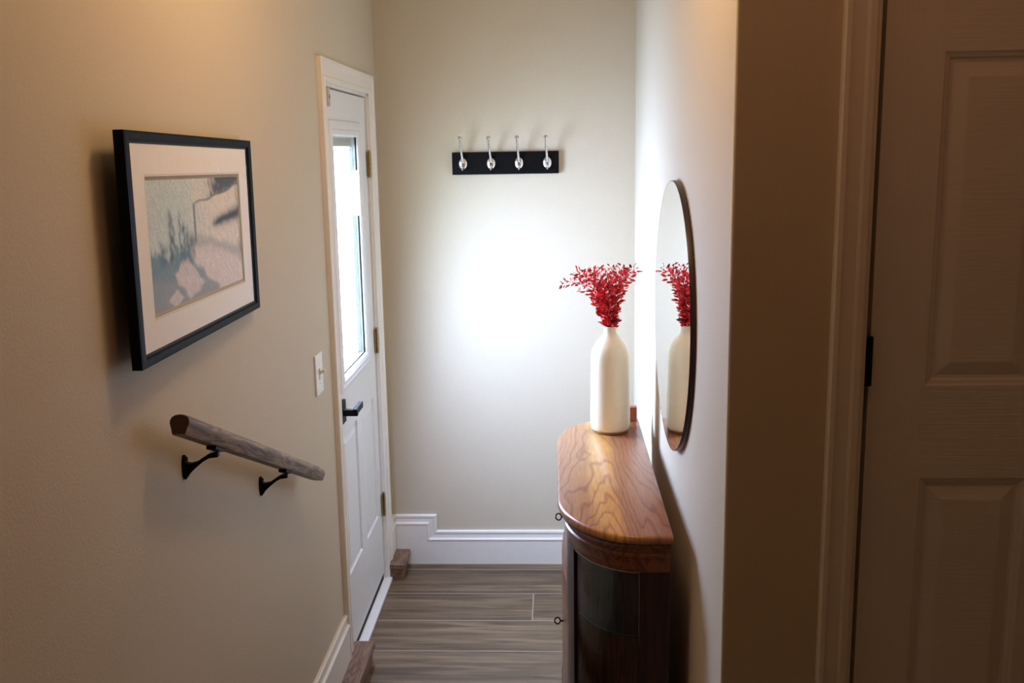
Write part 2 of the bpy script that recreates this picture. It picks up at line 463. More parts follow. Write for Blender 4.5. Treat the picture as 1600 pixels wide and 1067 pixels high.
# back: high part beside the ledge, stepping down with a mitred vertical return
XS, H1, H0 = -0.556, 0.236, 0.160
def back_pt(d, z): return d, z
bm = bmesh.new()
prof = base_profile(0.0)        # only the moulded cap, measured from the top edge
cap = prof[2:10]
path = [(XL, H1, 0, 1), (XS, H1, -1, 1), (XS, H0, -1, 1), (XR, H0, 0, 1)]
# cap runs: each point = path corner moved by (dz) along the mitre
def cap_loop(px, pz, mx, mz):
    return [(px - mx * zz, YB - d, pz + mz * zz) for d, zz in [(0.0, -0.047)] + cap + [(0.0, 0.0)]]
loops = [cap_loop(XL, H1, 0, 1), cap_loop(XS, H1, -1, 1), cap_loop(XS, H0, -1, 1), cap_loop(XR, H0, 0, 1)]
loops = [[(px, py, pz) for px, py, pz in l] for l in loops]
# mitre: at the outer corner the inner profile line moves left and down by the same amount
loops[1] = [(XS + (zz), YB - d, H1 + zz) for d, zz in [(0.0, -0.047)] + cap + [(0.0, 0.0)]]
loops[2] = [(XS + (zz), YB - d, H0 + zz) for d, zz in [(0.0, -0.047)] + cap + [(0.0, 0.0)]]
loft(bm, loops)
box(bm, XL, XS - 0.047, YB - 0.016, YB, 0.0, H1 - 0.045)
box(bm, XS - 0.047, XR, YB - 0.016, YB, 0.0, H0 - 0.045)
struct('baseboard_back', bm, M['trim'], 'white stepped baseboard along the back wall')
bm = bmesh.new()
pr = [(XR - d, z) for d, z in base_profile(0.160)]
loft(bm, [[(x, 2.27, z) for x, z in pr], [(x, 4.343, z) for x, z in pr]])
struct('baseboard_right', bm, M['trim'], 'white baseboard behind the cabinet')
bm = bmesh.new()
pr = [(YN - d, ZU + z) for d, z in base_profile(0.160)]
loft(bm, [[(0.346, y, z) for y, z in pr], [(0.530, y, z) for y, z in pr]])
struct('baseboard_closet', bm, M['trim'], 'white baseboard beside the closet door, below the frame')

# wooden ledges left and right of the entry door (bullnose tread on a riser)
def ledge(y0, y1, zt, xe):
    bm = bmesh.new()
    box(bm, XL, xe - 0.012, y0, y1, 0.0, zt - 0.026)
    box(bm, XL, xe, y0 - 0.006, y1 + 0.0, zt - 0.026, zt, bev=0.006, seg=3)
    return bm
struct('trim_1', ledge(2.27, 3.44, 0.088, -0.684), M['ledge'], 'long brown oak step ledge in the lower left, against the baseboard', smooth=False)
struct('trim_2', ledge(4.175, 4.347, 0.075, -0.682), M['ledge'], 'short brown oak step ledge in the far corner beside the door')
bm = bmesh.new()
box(bm, XL - 0.004, -0.690, 3.22, 3.441, 0.088, 0.0895)
bm.free()

# ------------------------------------------------------------------ entry door
def casing_prof(w):
    # (across, out) across 0 = inner edge
    return [(0, 0), (0, 0.010), (0.004, 0.013), (0.016, 0.0145), (0.022, 0.011), (0.05, 0.0135), (w - 0.012, 0.019), (w - 0.003, 0.019), (w, 0.016), (w, 0)]
CW = 0.076
def casing(bm, y0, y1, z0, z1, x, s):
    """door casing around y0..y1, top z1, on plane x, protruding along s (in X)"""
    P = casing_prof(CW)
    l0 = [(x + s * o, y0 - a, z0) for a, o in P]
    l1 = [(x + s * o, y0 - a, z1 + a) for a, o in P]
    l2 = [(x + s * o, y1 + a, z1 + a) for a, o in P]
    l3 = [(x + s * o, y1 + a, z0) for a, o in P]
    loft(bm, [l0, l1, l2, l3])
bm = bmesh.new()
casing(bm, DY0, DY1, 0.0, 2.098, XL, 1)
# jamb lining and stop
for y0, y1 in ((DY0, DY0 + 0.012), (DY1 - 0.010, DY1)):
    box(bm, XL - TH, XL, y0, y1, 0.0, DZ1)
box(bm, XL - TH, XL, DY0, DY1, DZ1 - 0.012, DZ1)
box(bm, XL - 0.075, XL - 0.056, DY0 + 0.012, DY0 + 0.024, 0.0, DZ1 - 0.012)
box(bm, XL - 0.075, XL - 0.056, DY1 - 0.022, DY1 - 0.010, 0.0, DZ1 - 0.012)
box(bm, XL - 0.075, XL - 0.056, DY0 + 0.012, DY1 - 0.010, DZ1 - 0.024, DZ1 - 0.012)
struct('trim_3', bm, M['trim'], 'white moulded casing around the entry door')

door = thing('door_1', (XL, 4.15, 0), 'white entry door with tall half light window in the left wall', None, None, 'structure')
SY0, SY1, SZ0, SZ1 = 3.390, 4.148, 0.050, 2.082
SX = XL - 0.008                  # slab face
GY0, GY1, GZ0, GZ1 = 3.500, 3.945, 1.080, 1.925     # glass opening
def raised_panel(bm, y0, y1, z0, z1, x, s, axis='X', depth=0.007, w1=0.012, w2=0.034):
    """sunken moulding and raised field on a face: list of concentric rectangles lofted"""
    rects = [(0, 0), (0.004, -depth), (w1, -depth), (w1 + 0.006, -depth * 0.9), (w2, -0.0015)]
    loops = []
    for ins, off in rects:
        a0, a1, b0, b1 = y0 + ins, y1 - ins, z0 + ins, z1 - ins
        c = [(a0, b0), (a1, b0), (a1, b1), (a0, b1)]
        loops.append([((x + s * off), a, b) if axis == 'X' else (a, x + s * off, b) for a, b in c])
    R = [[bm.verts.new(p) for p in l] for l in loops]
    for A, B in zip(R, R[1:]):
        for k in range(4):
            bm.faces.new((A[k], A[(k + 1) % 4], B[(k + 1) % 4], B[k]))
    bm.faces.new(R[-1])
    return R[0]
def face_with_holes(bm, a0, a1, b0, b1, holes, fn):
    """grid the face a0..a1 x b0..b1 minus the holes; fn(a,b)->xyz"""
    A = sorted({a0, a1} | {h[0] for h in holes} | {h[1] for h in holes})
    B = sorted({b0, b1} | {h[2] for h in holes} | {h[3] for h in holes})
    V = {}
    def vv(a, b):
        if (a, b) not in V: V[(a, b)] = bm.verts.new(fn(a, b))
        return V[(a, b)]
    for i in range(len(A) - 1):
        for j in range(len(B) - 1):
            ca, cb = (A[i] + A[i + 1]) / 2, (B[j] + B[j + 1]) / 2
            if any(h[0] < ca < h[1] and h[2] < cb < h[3] for h in holes): continue
            bm.faces.new((vv(A[i], B[j]), vv(A[i + 1], B[j]), vv(A[i + 1], B[j + 1]), vv(A[i], B[j + 1])))
panels = [(3.465, 3.715, 0.335, 0.862), (3.815, 4.065, 0.335, 0.862)]
bm = bmesh.new()
glh = (GY0, GY1, GZ0, GZ1)
face_with_holes(bm, SY0, SY1, SZ0, SZ1, panels + [glh], lambda a, b: (SX, a, b))
for p_ in panels: raised_panel(bm, *p_, SX, 1)
face_with_holes(bm, SY0, SY1, SZ0, SZ1, [glh], lambda a, b: (SX - 0.044, a, b))
for (a, b) in (((SY0, SZ0), (SY0, SZ1)), ((SY0, SZ1), (SY1, SZ1)), ((SY1, SZ1), (SY1, SZ0)), ((SY1, SZ0), (SY0, SZ0)),
               ((GY0, GZ0), (GY0, GZ1)), ((GY0, GZ1), (GY1, GZ1)), ((GY1, GZ1), (GY1, GZ0)), ((GY1, GZ0), (GY0, GZ0))):
    q = [(SX, a[0], a[1]), (SX, b[0], b[1]), (SX - 0.044, b[0], b[1]), (SX - 0.044, a[0], a[1])]
    bm.faces.new([bm.verts.new(p) for p in q])
bmesh.ops.remove_doubles(bm, verts=bm.verts, dist=1e-5)
link('door_panel', bm, M['door'], door)
# moulded frame of the window
bm = bmesh.new()
FP = [(0.0, -0.006), (0.0, 0.004), (0.006, 0.009), (0.020, 0.012), (0.026, 0.009), (0.038, 0.0115), (0.052, 0.009), (0.056, 0.004), (0.056, 0.0)]
loops = []
for sy, sz in ((0, 0), (0, 1), (1, 1), (1, 0)):
    loops.append([(SX + o, (GY0 - a) if sy == 0 else (GY1 + a), (GZ0 - a) if sz == 0 else (GZ1 + a)) for a, o in FP])
loops.append(loops[0])
loft(bm, loops, close=False, cap=False)
link('window_frame', bm, M['door'], door)
link('window_pane', bm_box(SX - 0.008, SX - 0.005, GY0 + 0.001, GY1 - 0.001, GZ0 + 0.001, GZ1 - 0.001), M['glass'], door)
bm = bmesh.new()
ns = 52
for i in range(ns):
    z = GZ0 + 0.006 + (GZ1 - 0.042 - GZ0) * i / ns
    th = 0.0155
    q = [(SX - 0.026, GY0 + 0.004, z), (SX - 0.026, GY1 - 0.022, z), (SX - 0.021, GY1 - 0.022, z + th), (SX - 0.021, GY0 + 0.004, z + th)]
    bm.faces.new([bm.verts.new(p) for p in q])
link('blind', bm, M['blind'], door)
bm = bmesh.new()
box(bm, SX - 0.034, SX - 0.012, GY0 + 0.003, GY1 - 0.004, GZ1 - 0.034, GZ1 - 0.002)
link('blind_headrail', bm, simple('grey_headrail', (0.60, 0.62, 0.61), 0.5), door)
bm = bmesh.new()
box(bm, SX - 0.034, SX - 0.014, GY1 - 0.014, GY1 - 0.003, GZ0 + 0.003, GZ1 - 0.036)
link('blind_track', bm, simple('grey_green_track', (0.30, 0.35, 0.34), 0.5), door)
bm = bmesh.new()
box(bm, SX - 0.004, SX + 0.010, GY1 - 0.016, GY1 + 0.006, 1.625, 1.80, bev=0.004, seg=3)
link('blind_slider', bm, M['plastic'], door)
# lever handle: rectangular rose, square neck and flat lever
h = thing('lever_handle', (SX, 3.452, 0.995), None, None)
h.parent = door; h.matrix_parent_inverse = Matrix.Translation(-door.location)
bm = bmesh.new()
box(bm, SX, SX + 0.012, 3.420, 3.478, 0.922, 1.002, bev=0.002)
box(bm, SX + 0.010, SX + 0.062, 3.430, 3.450, 0.950, 0.973, bev=0.002)
box(bm, SX + 0.045, SX + 0.060, 3.428, 3.550, 0.953, 0.976, bev=0.003)
link('lever', bm, M['black_metal'], h)

# hinges
for z in (0.362, 1.087, 1.820):
    bm = bmesh.new()
    for k in range(5):
        cyl(bm, (XL + 0.002, 4.153, z - 0.05 + 0.02 * k + 0.0005), (XL + 0.002, 4.153, z - 0.05 + 0.02 * (k + 1) - 0.0008), 0.0065, 14)
    cyl(bm, (XL + 0.002, 4.153, z + 0.05), (XL + 0.002, 4.153, z + 0.056), 0.005, 12, 0.002)
    cyl(bm, (XL + 0.002, 4.153, z - 0.056), (XL + 0.002, 4.153, z - 0.05), 0.002, 12, 0.005)
    box(bm, XL - 0.003, XL + 0.0005, 4.135, 4.172, z - 0.05, z + 0.05)
    link('hinge', bm, M['brass'], door, True)
bm = bmesh.new()
box(bm, SX - 0.04, SX - 0.002, SY0 + 0.01, SY1 - 0.01, 0.020, SZ0)
link('door_sweep', bm, M['dark_gap'], door)
bm = bmesh.new()
box(bm, XL - TH, XL - 0.005, DY0 + 0.012, DY1 - 0.01, 0.0, 0.022)
box(bm, XL - 0.030, XL + 0.024, DY0 + 0.066, DY1 + 0.006, 0.0, 0.016, bev=0.004)
struct('trim_4', bm, M['trim'], 'white threshold strip along the foot of the entry door')

sens = thing('door_sensor', (XL, 3.39, 2.06), 'small beige door sensor at the top near corner of the entry door', 'door sensor')
link('housing', bm_box(SX, SX + 0.022, 3.392, 3.424, 2.020, 2.082, bev=0.003), M['beige'], sens)
bm = bmesh.new(); cyl(bm, (SX + 0.022, 3.412, 2.052), (SX + 0.0235, 3.412, 2.052), 0.007, 16)
tag(link('indicator', bm, simple('olive_brown_lens', (0.22, 0.15, 0.06), 0.4), sens), 'round brownish indicator')

# ------------------------------------------------------------------ light switch
sw = thing('light_switch', (XL, 3.11, 1.18), 'white toggle light switch on the left wall beside the entry door', 'light switch')
link('switch_plate', bm_box(XL, XL + 0.006, 3.060, 3.150, 1.113, 1.243, bev=0.0025, seg=3), M['plastic'], sw)
bm = bmesh.new()
box(bm, XL + 0.006, XL + 0.008, 3.097, 3.113, 1.160, 1.196)
bmesh.ops.create_cube(bm, size=1, matrix=Matrix.Translation((XL + 0.014, 3.105, 1.184)) @ Matrix.Rotation(radians(-28), 4, 'Y') @ Matrix.Diagonal((0.022, 0.010, 0.009, 1)))
link('toggle', bm, simple('toggle_plastic', (0.70, 0.66, 0.60), 0.35), sw)
for z in (1.148, 1.208):
    bm = bmesh.new(); cyl(bm, (XL + 0.0055, 3.105, z), (XL + 0.007, 3.105, z), 0.0032, 12)
    link('screw', bm, M['plastic'], sw)

# ------------------------------------------------------------------ framed picture
PW_, PH_ = 0.791, 0.408
pic = thing('picture_frame', (0, 0, 0), 'black framed abstract blue and grey print with wide white mat on the left wall', 'picture')
def pic_build():
    # local frame: u along the wall (far), v up, w out from the wall
    FW, FV, FD = 0.036, 0.0225, 0.018
    def tr(l): return [(wv, u, v) for u, v, wv in l]
    bm = bmesh.new()
    prof = [(0, 0), (0, FD), (0.006, FD + 0.001), (0.022, FD), (0.028, FD - 0.004), (FW, FD - 0.006), (FW, 0.006), (FW, 0)]
    loops = []
    for su, sv in ((0, 0), (0, 1), (1, 1), (1, 0), (0, 0)):
        loops.append([(o, a if su == 0 else PW_ - a, (a * FV / FW) if sv == 0 else PH_ - a * FV / FW) for a, o in prof])
    loft(bm, loops, close=True, cap=False)
    fr = link('frame', bm, M['frame'], pic)
    link('backing', bm_box(0.002, 0.006, 0.003, PW_ - 0.003, 0.003, PH_ - 0.003), M['dark_gap'], pic)
    # mat board with a bevelled window
    u0, u1, v0, v1 = 0.094, 0.688, 0.077, 0.330
    bm = bmesh.new()
    face_with_holes(bm, 0.012, PW_ - 0.012, 0.012, PH_ - 0.012, [(u0, u1, v0, v1)], lambda a, b: (0.0125, a, b))
    link('mat_board', bm, M['mat_board'], pic)
    bm = bmesh.new()
    bv = 0.007
    loft(bm, [[(0.0127, u0 - 0.003, v0 - 0.003), (0.0127, u1 + 0.003, v0 - 0.003), (0.0127, u1 + 0.003, v1 + 0.003), (0.0127, u0 - 0.003, v1 + 0.003)],
              [(0.0100, u0 + bv, v0 + bv), (0.0100, u1 - bv, v0 + bv), (0.0100, u1 - bv, v1 - bv), (0.0100, u0 + bv, v1 - bv)]], cap=False)
    tag(link('mat_bevel', bm, M['mat_bevel'], pic), 'tan bevelled edge')
    # print: colour painted per vertex on a fine grid
    nu, nv = 300, 190
    bm = bmesh.new()
    lay = bm.loops.layers.float_color.new('ink')
    V = [[bm.verts.new((0.0098, u0 + (u1 - u0) * i / nu, v0 + (v1 - v0) * j / nv)) for i in range(nu + 1)] for j in range(nv + 1)]
    def ss(a, b, x):
        t = max(0, min(1, (x - a) / (b - a))); return t * t * (3 - 2 * t)
    def mixc(a, b, t): return [a[k] * (1 - t) + b[k] * t for k in range(3)]
    def srgb(r, g, b): return [((c / 255) / 12.92 if c < 10 else (((c / 255) + 0.055) / 1.055) ** 2.4) for c in (r, g, b)]
    C = dict(sky=srgb(200, 217, 218), pale=srgb(232, 224, 212), teal=srgb(84, 128, 146), deep=srgb(8, 38, 60), grey=srgb(138, 148, 160), lil=srgb(226, 216, 216), dk=srgb(36, 78, 100), brown=srgb(120, 100, 85))
    def ink(x, y):
        """x 0..1 from near to far edge, y 0..1 up"""
        n1 = noise.noise(Vector((x * 9, y * 9, 0)))
        n2 = noise.noise(Vector((x * 34, y * 16, 3)))
        n3 = noise.noise(Vector((x * 90, y * 60, 7)))
        n4 = noise.noise(Vector((x * 55 + y * 20, y * 9 - x * 9, 5)))
        c = mixc(C['sky'], C['pale'], ss(0.25, 0.75, x + 0.1 * n1))
        c = mixc(c, C['teal'], 0.15 * max(0, n2))
        # lower right pale lilac ground
        edge = 0.47 - 0.16 * ss(0.45, 1.0, x) + 0.03 * n1
        c = mixc(c, C['lil'], ss(edge + 0.05, edge - 0.05, y) * ss(0.28, 0.42, x))
        band = math.exp(-((y - edge) / 0.045) ** 2) * ss(0.3, 0.4, x)
        c = mixc(c, C['grey'], 0.55 * band)
        # teal-grey mass lower left, descending to the lower middle
        lim = 0.43 + 0.09 * n2 + 0.06 * n1
        rightlim = 0.36 + 0.30 * ss(0.42, 0.0, y) + 0.05 * n1
        m_ = ss(lim + 0.07, lim - 0.05, y) * ss(rightlim + 0.04, rightlim - 0.03, x)
        low = mixc(C['teal'], C['grey'], ss(0.42, 0.1, y + 0.1 * n1))
        c = mixc(c, low, m_ * (0.92 + 0.2 * n3))
        # pale wedges inside it
        def wedge(cx, cy, sx, sy, rot):
            dx, dy = x - cx, y - cy
            a = (dx * cos(rot) + dy * sin(rot)) / sx; b = (-dx * sin(rot) + dy * cos(rot)) / sy
            return ss(1.15, 0.85, max(abs(a), abs(b)) + 0.32 * n1 + 0.16 * n2 + 0.08 * n3)
        c = mixc(c, C['lil'], 0.85 * wedge(0.35, 0.20, 0.09, 0.14, 0.55))
        c = mixc(c, C['lil'], 0.75 * wedge(0.22, 0.075, 0.05, 0.05, 0.7))
        # spires
        for sx_, top, wd in ((0.20, 0.80, 0.018), (0.225, 0.70, 0.013), (0.29, 0.76, 0.010), (0.325, 0.70, 0.018), (0.12, 0.56, 0.03), (0.36, 0.66, 0.012), (0.40, 0.60, 0.03)):
            cx = sx_ + 0.012 * noise.noise(Vector((y * 20, sx_ * 50, 1)))
            k = math.exp(-((x - cx) / wd) ** 2) * ss(top, top - 0.12, y) * ss(0.30, 0.40, y)
            c = mixc(c, C['dk'], 0.9 * k * (0.8 + 0.5 * n2))
        k = ss(0.015, 0.004, abs(x - 0.445)) * ss(0.80, 0.76, y) * ss(0.42, 0.5, y)
        c = mixc(c, C['deep'], 0.75 * k)
        # roof line rising to the dark upper right
        ly = 0.77 + 0.26 * (x - 0.45) + 0.02 * n1
        k = ss(0.018, 0.002, abs(y - ly)) * ss(0.44, 0.48, x)
        c = mixc(c, C['deep'], 0.6 * k)
        k = ss(ly - 0.03, ly + 0.02 + 0.04 * abs(n2), y) * ss(0.56, 0.74, x + 0.12 * n4 + 0.10 * (y - 0.8))
        c = mixc(c, C['deep'], min(1, 0.95 * k))
        # dark stroke at mid right
        sy_ = 0.60 + 0.20 * (x - 0.7) + 0.012 * n1
        k = math.exp(-((y - sy_) / (0.036 + 0.06 * max(0, x - 0.6) + 0.02 * n4)) ** 2) * ss(0.60, 0.72, x + 0.05 * n2)
        c = mixc(c, C['deep'], min(1, 1.05 * k))
        c = mixc(c, C['brown'], 0.5 * ss(0.93, 1.0, x + 0.03 * n2) * ss(0.12, 0.3, y))
        t = 1 + 0.22 * n3 + 0.16 * n4
        return [max(0, min(1, q * t)) for q in c]
    for j in range(nv):
        for i in range(nu):
            f = bm.faces.new((V[j][i], V[j][i + 1], V[j + 1][i + 1], V[j + 1][i]))
            for lp in f.loops:
                x = (lp.vert.co.y - u0) / (u1 - u0); y = (lp.vert.co.z - v0) / (v1 - v0)
                c = ink(x, y)
                lp[lay] = (c[0], c[1], c[2], 1)
    tag(link('print', bm, M['print'], pic), 'abstract blue, grey and lilac print')
    link('glazing', bm_box(0.0142, 0.0152, 0.012, PW_ - 0.012, 0.012, PH_ - 0.012), M['pic_glass'], pic)
pic_build()
pic.location = (-0.714 - 0.019, 1.670, 1.505)
pic.rotation_euler = (-0.0155, 0, 0.0317)

# ------------------------------------------------------------------ handrail
RA = Vector((-0.700, 1.776, 1.380)); RB = Vector((-0.700, 2.800, 0.944))
rail = thing('handrail', (-0.70, 2.2, 1.15), 'short sloping weathered wood handrail on two black brackets on the left wall', 'handrail')
sec = [(-0.013, -0.019), (0.013, -0.019), (0.0195, 0.002), (0.0195, 0.008), (0.0165, 0.0145), (0.010, 0.0185), (0.0, 0.020), (-0.010, 0.0185), (-0.0165, 0.0145), (-0.0195, 0.008), (-0.0195, 0.002)]
d = (RB - RA).normalized(); upv = Vector((1, 0, 0)).cross(d).normalized()
if upv.z < 0: upv = -upv
bm = bmesh.new()
loops = []
for t, cut in ((0, 0), (0.004, 0), (0.5, 0), (0.97, 0), (1.0, 0)):
    P = Vector((0, (RB - RA).length * t, 0))
    k = 0.93 if t in (0, 1.0) else 1.0
    loops.append([P + Vector((a * k, 0, b * k)) for a, b in sec])
loft(bm, loops)
ro = link('rail', bm, [M['rail'], M['rail_end']], rail, True)
for p_ in ro.data.polygons:
    if len(p_.vertices) > 4 and p_.center.y < 0.1: p_.material_index = 1
ro.matrix_parent_inverse = Matrix.Identity(4)
ro.location = RA - rail.location
ro.rotation_euler = (math.atan2(d.z, d.y), 0, 0)
for yb, in ((1.93,), (2.425,)):
    br = thing('bracket', (XL, yb, 1.2), None, None)
    br.parent = rail; br.matrix_parent_inverse = Matrix.Translation(-rail.location)
    tt = (yb + 0.035 - RA.y) / (RB.y - RA.y)
    R0 = RA + (RB - RA) * tt
    zb = R0.z - 0.024
    bm = bmesh.new()
    # oval wall plate
    pz = zb - 0.030
    loops = []
    for o, s_ in ((0, 1), (0.005, 1), (0.008, 0.75)):
        loops.append([(XL + o, yb + 0.008 + 0.011 * s_ * cos(a), pz + 0.026 * s_ * sin(a)) for a in [2 * pi * k / 20 for k in range(20)]])
    loft(bm, loops)
    # wedge shaped arm: deep at the plate, thin at the rail
    prof_ = [(XL + 0.004, 0.010, -0.014), (XL + 0.012, 0.004, -0.010), (XL + 0.026, -0.002, 0.004), (XL + 0.040, 0.003, 0.014), (XL + 0.052, 0.008, 0.020), (-0.697, 0.008, 0.021)]
    prof_ = [(XL + 0.004, 0.006, -0.024), (XL + 0.014, 0.003, -0.012), (XL + 0.026, 0.005, -0.001), (XL + 0.040, 0.014, 0.010), (XL + 0.050, 0.020, 0.015), (-0.695, 0.022, 0.016)]
    L_ = []
    for i_, (x_, zt_, zb_) in enumerate(prof_):
        yy_ = yb + 0.008 + 0.020 * i_ / 5
        L_.append([(x_, yy_ - 0.006, pz + 0.0 + zb_), (x_, yy_ + 0.006, pz + zb_), (x_, yy_ + 0.006, pz + zt_ + 0.004), (x_, yy_ - 0.006, pz + zt_ + 0.004)])
    loft(bm, L_)
    # saddle under the rail
    m_ = Matrix.Translation(R0 - upv * 0.0225) @ Matrix((Vector((1, 0, 0)), d, upv)).transposed().to_4x4() @ Matrix.Diagonal((0.020, 0.052, 0.008, 1))
    bmesh.ops.create_cube(bm, size=1, matrix=m_)
    link('bracket_arm', bm, M['black_metal'], br, True)
    for zz in (-0.047, -0.012):
        bm = bmesh.new(); cyl(bm, (XL + 0.006, yb + 0.008, zb + zz), (XL + 0.0095, yb + 0.008, zb + zz), 0.0035, 10)
        link('screw', bm, M['black_metal'], br)

# ------------------------------------------------------------------ coat rack
rack = thing('coat_rack', (-0.213, YB, 1.80), 'black wall coat rack with four silver double hooks on the back wall', 'coat rack')
link('board', bm_box(-0.440, 0.014, YB - 0.020, YB, 1.766, 1.860, bev=0.0015), M['black_board'], rack)
for i, px_ in enumerate((-0.394, -0.274, -0.155, -0.035)):
    y0 = YB - 0.020
    bm = bmesh.new()
    zc = 1.812
    # oval domed rosette
    loops = []
    for o, s_ in ((0, 1), (0.002, 1), (0.005, 0.8), (0.0065, 0.45), (0.007, 0.1)):
        loops.append([(px_ + 0.0175 * s_ * cos(a), y0 - o, zc + 0.0235 * s_ * sin(a)) for a in [2 * pi * k / 28 for k in range(28)]])
    loft(bm, loops)
    hk = link('hook', bm, M['chrome'], rack, True)
    bm = bmesh.new()
    tube(bm, [(px_, y0 - 0.006, zc + 0.002), (px_ - 0.001, y0 - 0.016, zc + 0.022), (px_ - 0.003, y0 - 0.030, zc + 0.050), (px_ - 0.005, y0 - 0.048, zc + 0.082), (px_ - 0.005, y0 - 0.066, zc + 0.104)],
         [0.0065, 0.006, 0.005, 0.0044, 0.0044], 12)
    cyl(bm, (px_ - 0.005, y0 - 0.063, zc + 0.1035), (px_ - 0.005, y0 - 0.067, zc + 0.1095), 0.0085, 18)
    o = link('upper_prong', bm, M['chrome'], rack, True)
    bm = bmesh.new()
    tube(bm, [(px_, y0 - 0.006, zc - 0.002), (px_, y0 - 0.018, zc - 0.018), (px_, y0 - 0.034, zc - 0.024), (px_, y0 - 0.045, zc - 0.016)],
         [0.0055, 0.005, 0.0045, 0.0045], 12)
    bmesh.ops.create_uvsphere(bm, u_segments=14, v_segments=10, radius=0.0065, matrix=Matrix.Translation((px_, y0 - 0.046, zc - 0.013)))
    link('lower_prong', bm, M['chrome'], rack, True)
    bm = bmesh.new(); bmesh.ops.create_uvsphere(bm, u_segments=10, v_segments=6, radius=0.003, matrix=Matrix.Translation((px_, y0 - 0.012, zc)))
    link('screw', bm, M['black_metal'], rack, True)

# ------------------------------------------------------------------ round mirror
mir = thing('mirror', (0.3185, 2.815, 1.402), 'frameless round mirror with thin dark rim on the right wall above the cabinet', 'mirror')
mir.rotation_euler = (0, 0, 0.012)
def disc(r0, r1, x0, x1, n=128):
    bm = bmesh.new()
    return bm
MR = 0.3765
n = 160
bm = bmesh.new()
loops = [[(x, 1.045 * r * cos(2 * pi * k / n), r * sin(2 * pi * k / n)) for k in range(n)] for x, r in ((0.0, MR - 0.0005), (0.001, MR), (0.0135, MR), (0.0145, MR - 0.001))]
loft(bm, loops, cap=False)
bm2 = bm
rim = bpy.data.meshes.new('rim')
def link_local(name, bm, m, parent, smooth=False):
    o = link(name, bm, m, None, smooth); o.parent = parent; return o
bm.faces.new([bm.verts.new((0.0145, 1.045 * (MR - 0.001) * cos(2 * pi * k / n), (MR - 0.001) * sin(2 * pi * k / n))) for k in range(n)])
link_local('rim', bm, M['mirror_rim'], mir, True)
bm = bmesh.new()
loft(bm, [[(x, 1.045 * r * cos(2 * pi * k / n), r * sin(2 * pi * k / n)) for k in range(n)] for x, r in ((0.0, MR - 0.0015), (0.003, MR - 0.0015))])
link_local('mirror_glass', bm, M['mirror'], mir, False)

# ------------------------------------------------------------------ cabinet
ZT = 0.907
XB = 0.288
cab = thing('display_cabinet', (0.16, 2.98, 0), 'bow fronted dark wood display cabinet with curved glass ends under the round mirror', 'cabinet')
def outline(ins, back=0.0, na=18):
    """plan outline, inset from the edge of the top; counter-clockwise from the near back corner"""
    rx, ry = 0.223 - ins, 0.290 - ins
    cx, y0, y1 = 0.220, 2.700, 3.260
    xb = XB - back
    pts = [(xb, y0 - ry), ]
    for k in range(na + 1):
        a = pi / 2 * k / na
        pts.append((cx - rx * sin(a), y0 - ry * cos(a)))
    for k in range(na + 1):
        a = pi / 2 * k / na
        pts.append((cx - rx * cos(a), y1 + ry * sin(a)))
    pts.append((xb, y1 + ry))
    return pts
def sweep(bm, prof, back=0.0):
    loft(bm, [[(x, y, z) for x, y in outline(i, back)] for i, z in prof])
bm = bmesh.new()
sweep(bm, [(0.010, ZT - 0.0245), (0.003, ZT - 0.0225), (0.0, ZT - 0.017), (0.0, ZT - 0.008), (0.003, ZT - 0.003), (0.009, ZT)])
link('cabinet_top', bm, M['tabletop'], cab, True)
bm = bmesh.new()
sweep(bm, [(0.026, 0.800), (0.024, 0.803), (0.024, 0.838), (0.018, 0.842), (0.018, 0.848), (0.022, 0.852), (0.016, 0.868), (0.008, 0.874), (0.006, 0.880), (0.010, ZT - 0.0245)], 0.004)
link('cornice', bm, M['cornice'], cab, True)
bm = bmesh.new()
sweep(bm, [(0.014, 0.045), (0.010, 0.050), (0.010, 0.075), (0.018, 0.085), (0.024, 0.095), (0.024, 0.115)], 0.004)
link('plinth', bm, M['mahogany'], cab, True)
INS = 0.026
def arc_pt(ins, a, end=0):
    rx, ry = 0.223 - ins, 0.290 - ins
    x = 0.220 - rx * sin(a)
    return (x, 2.700 - ry * cos(a)) if end == 0 else (x, 3.260 + ry * cos(a))
A0, A1 = radians(4), radians(66)          # curved glass span
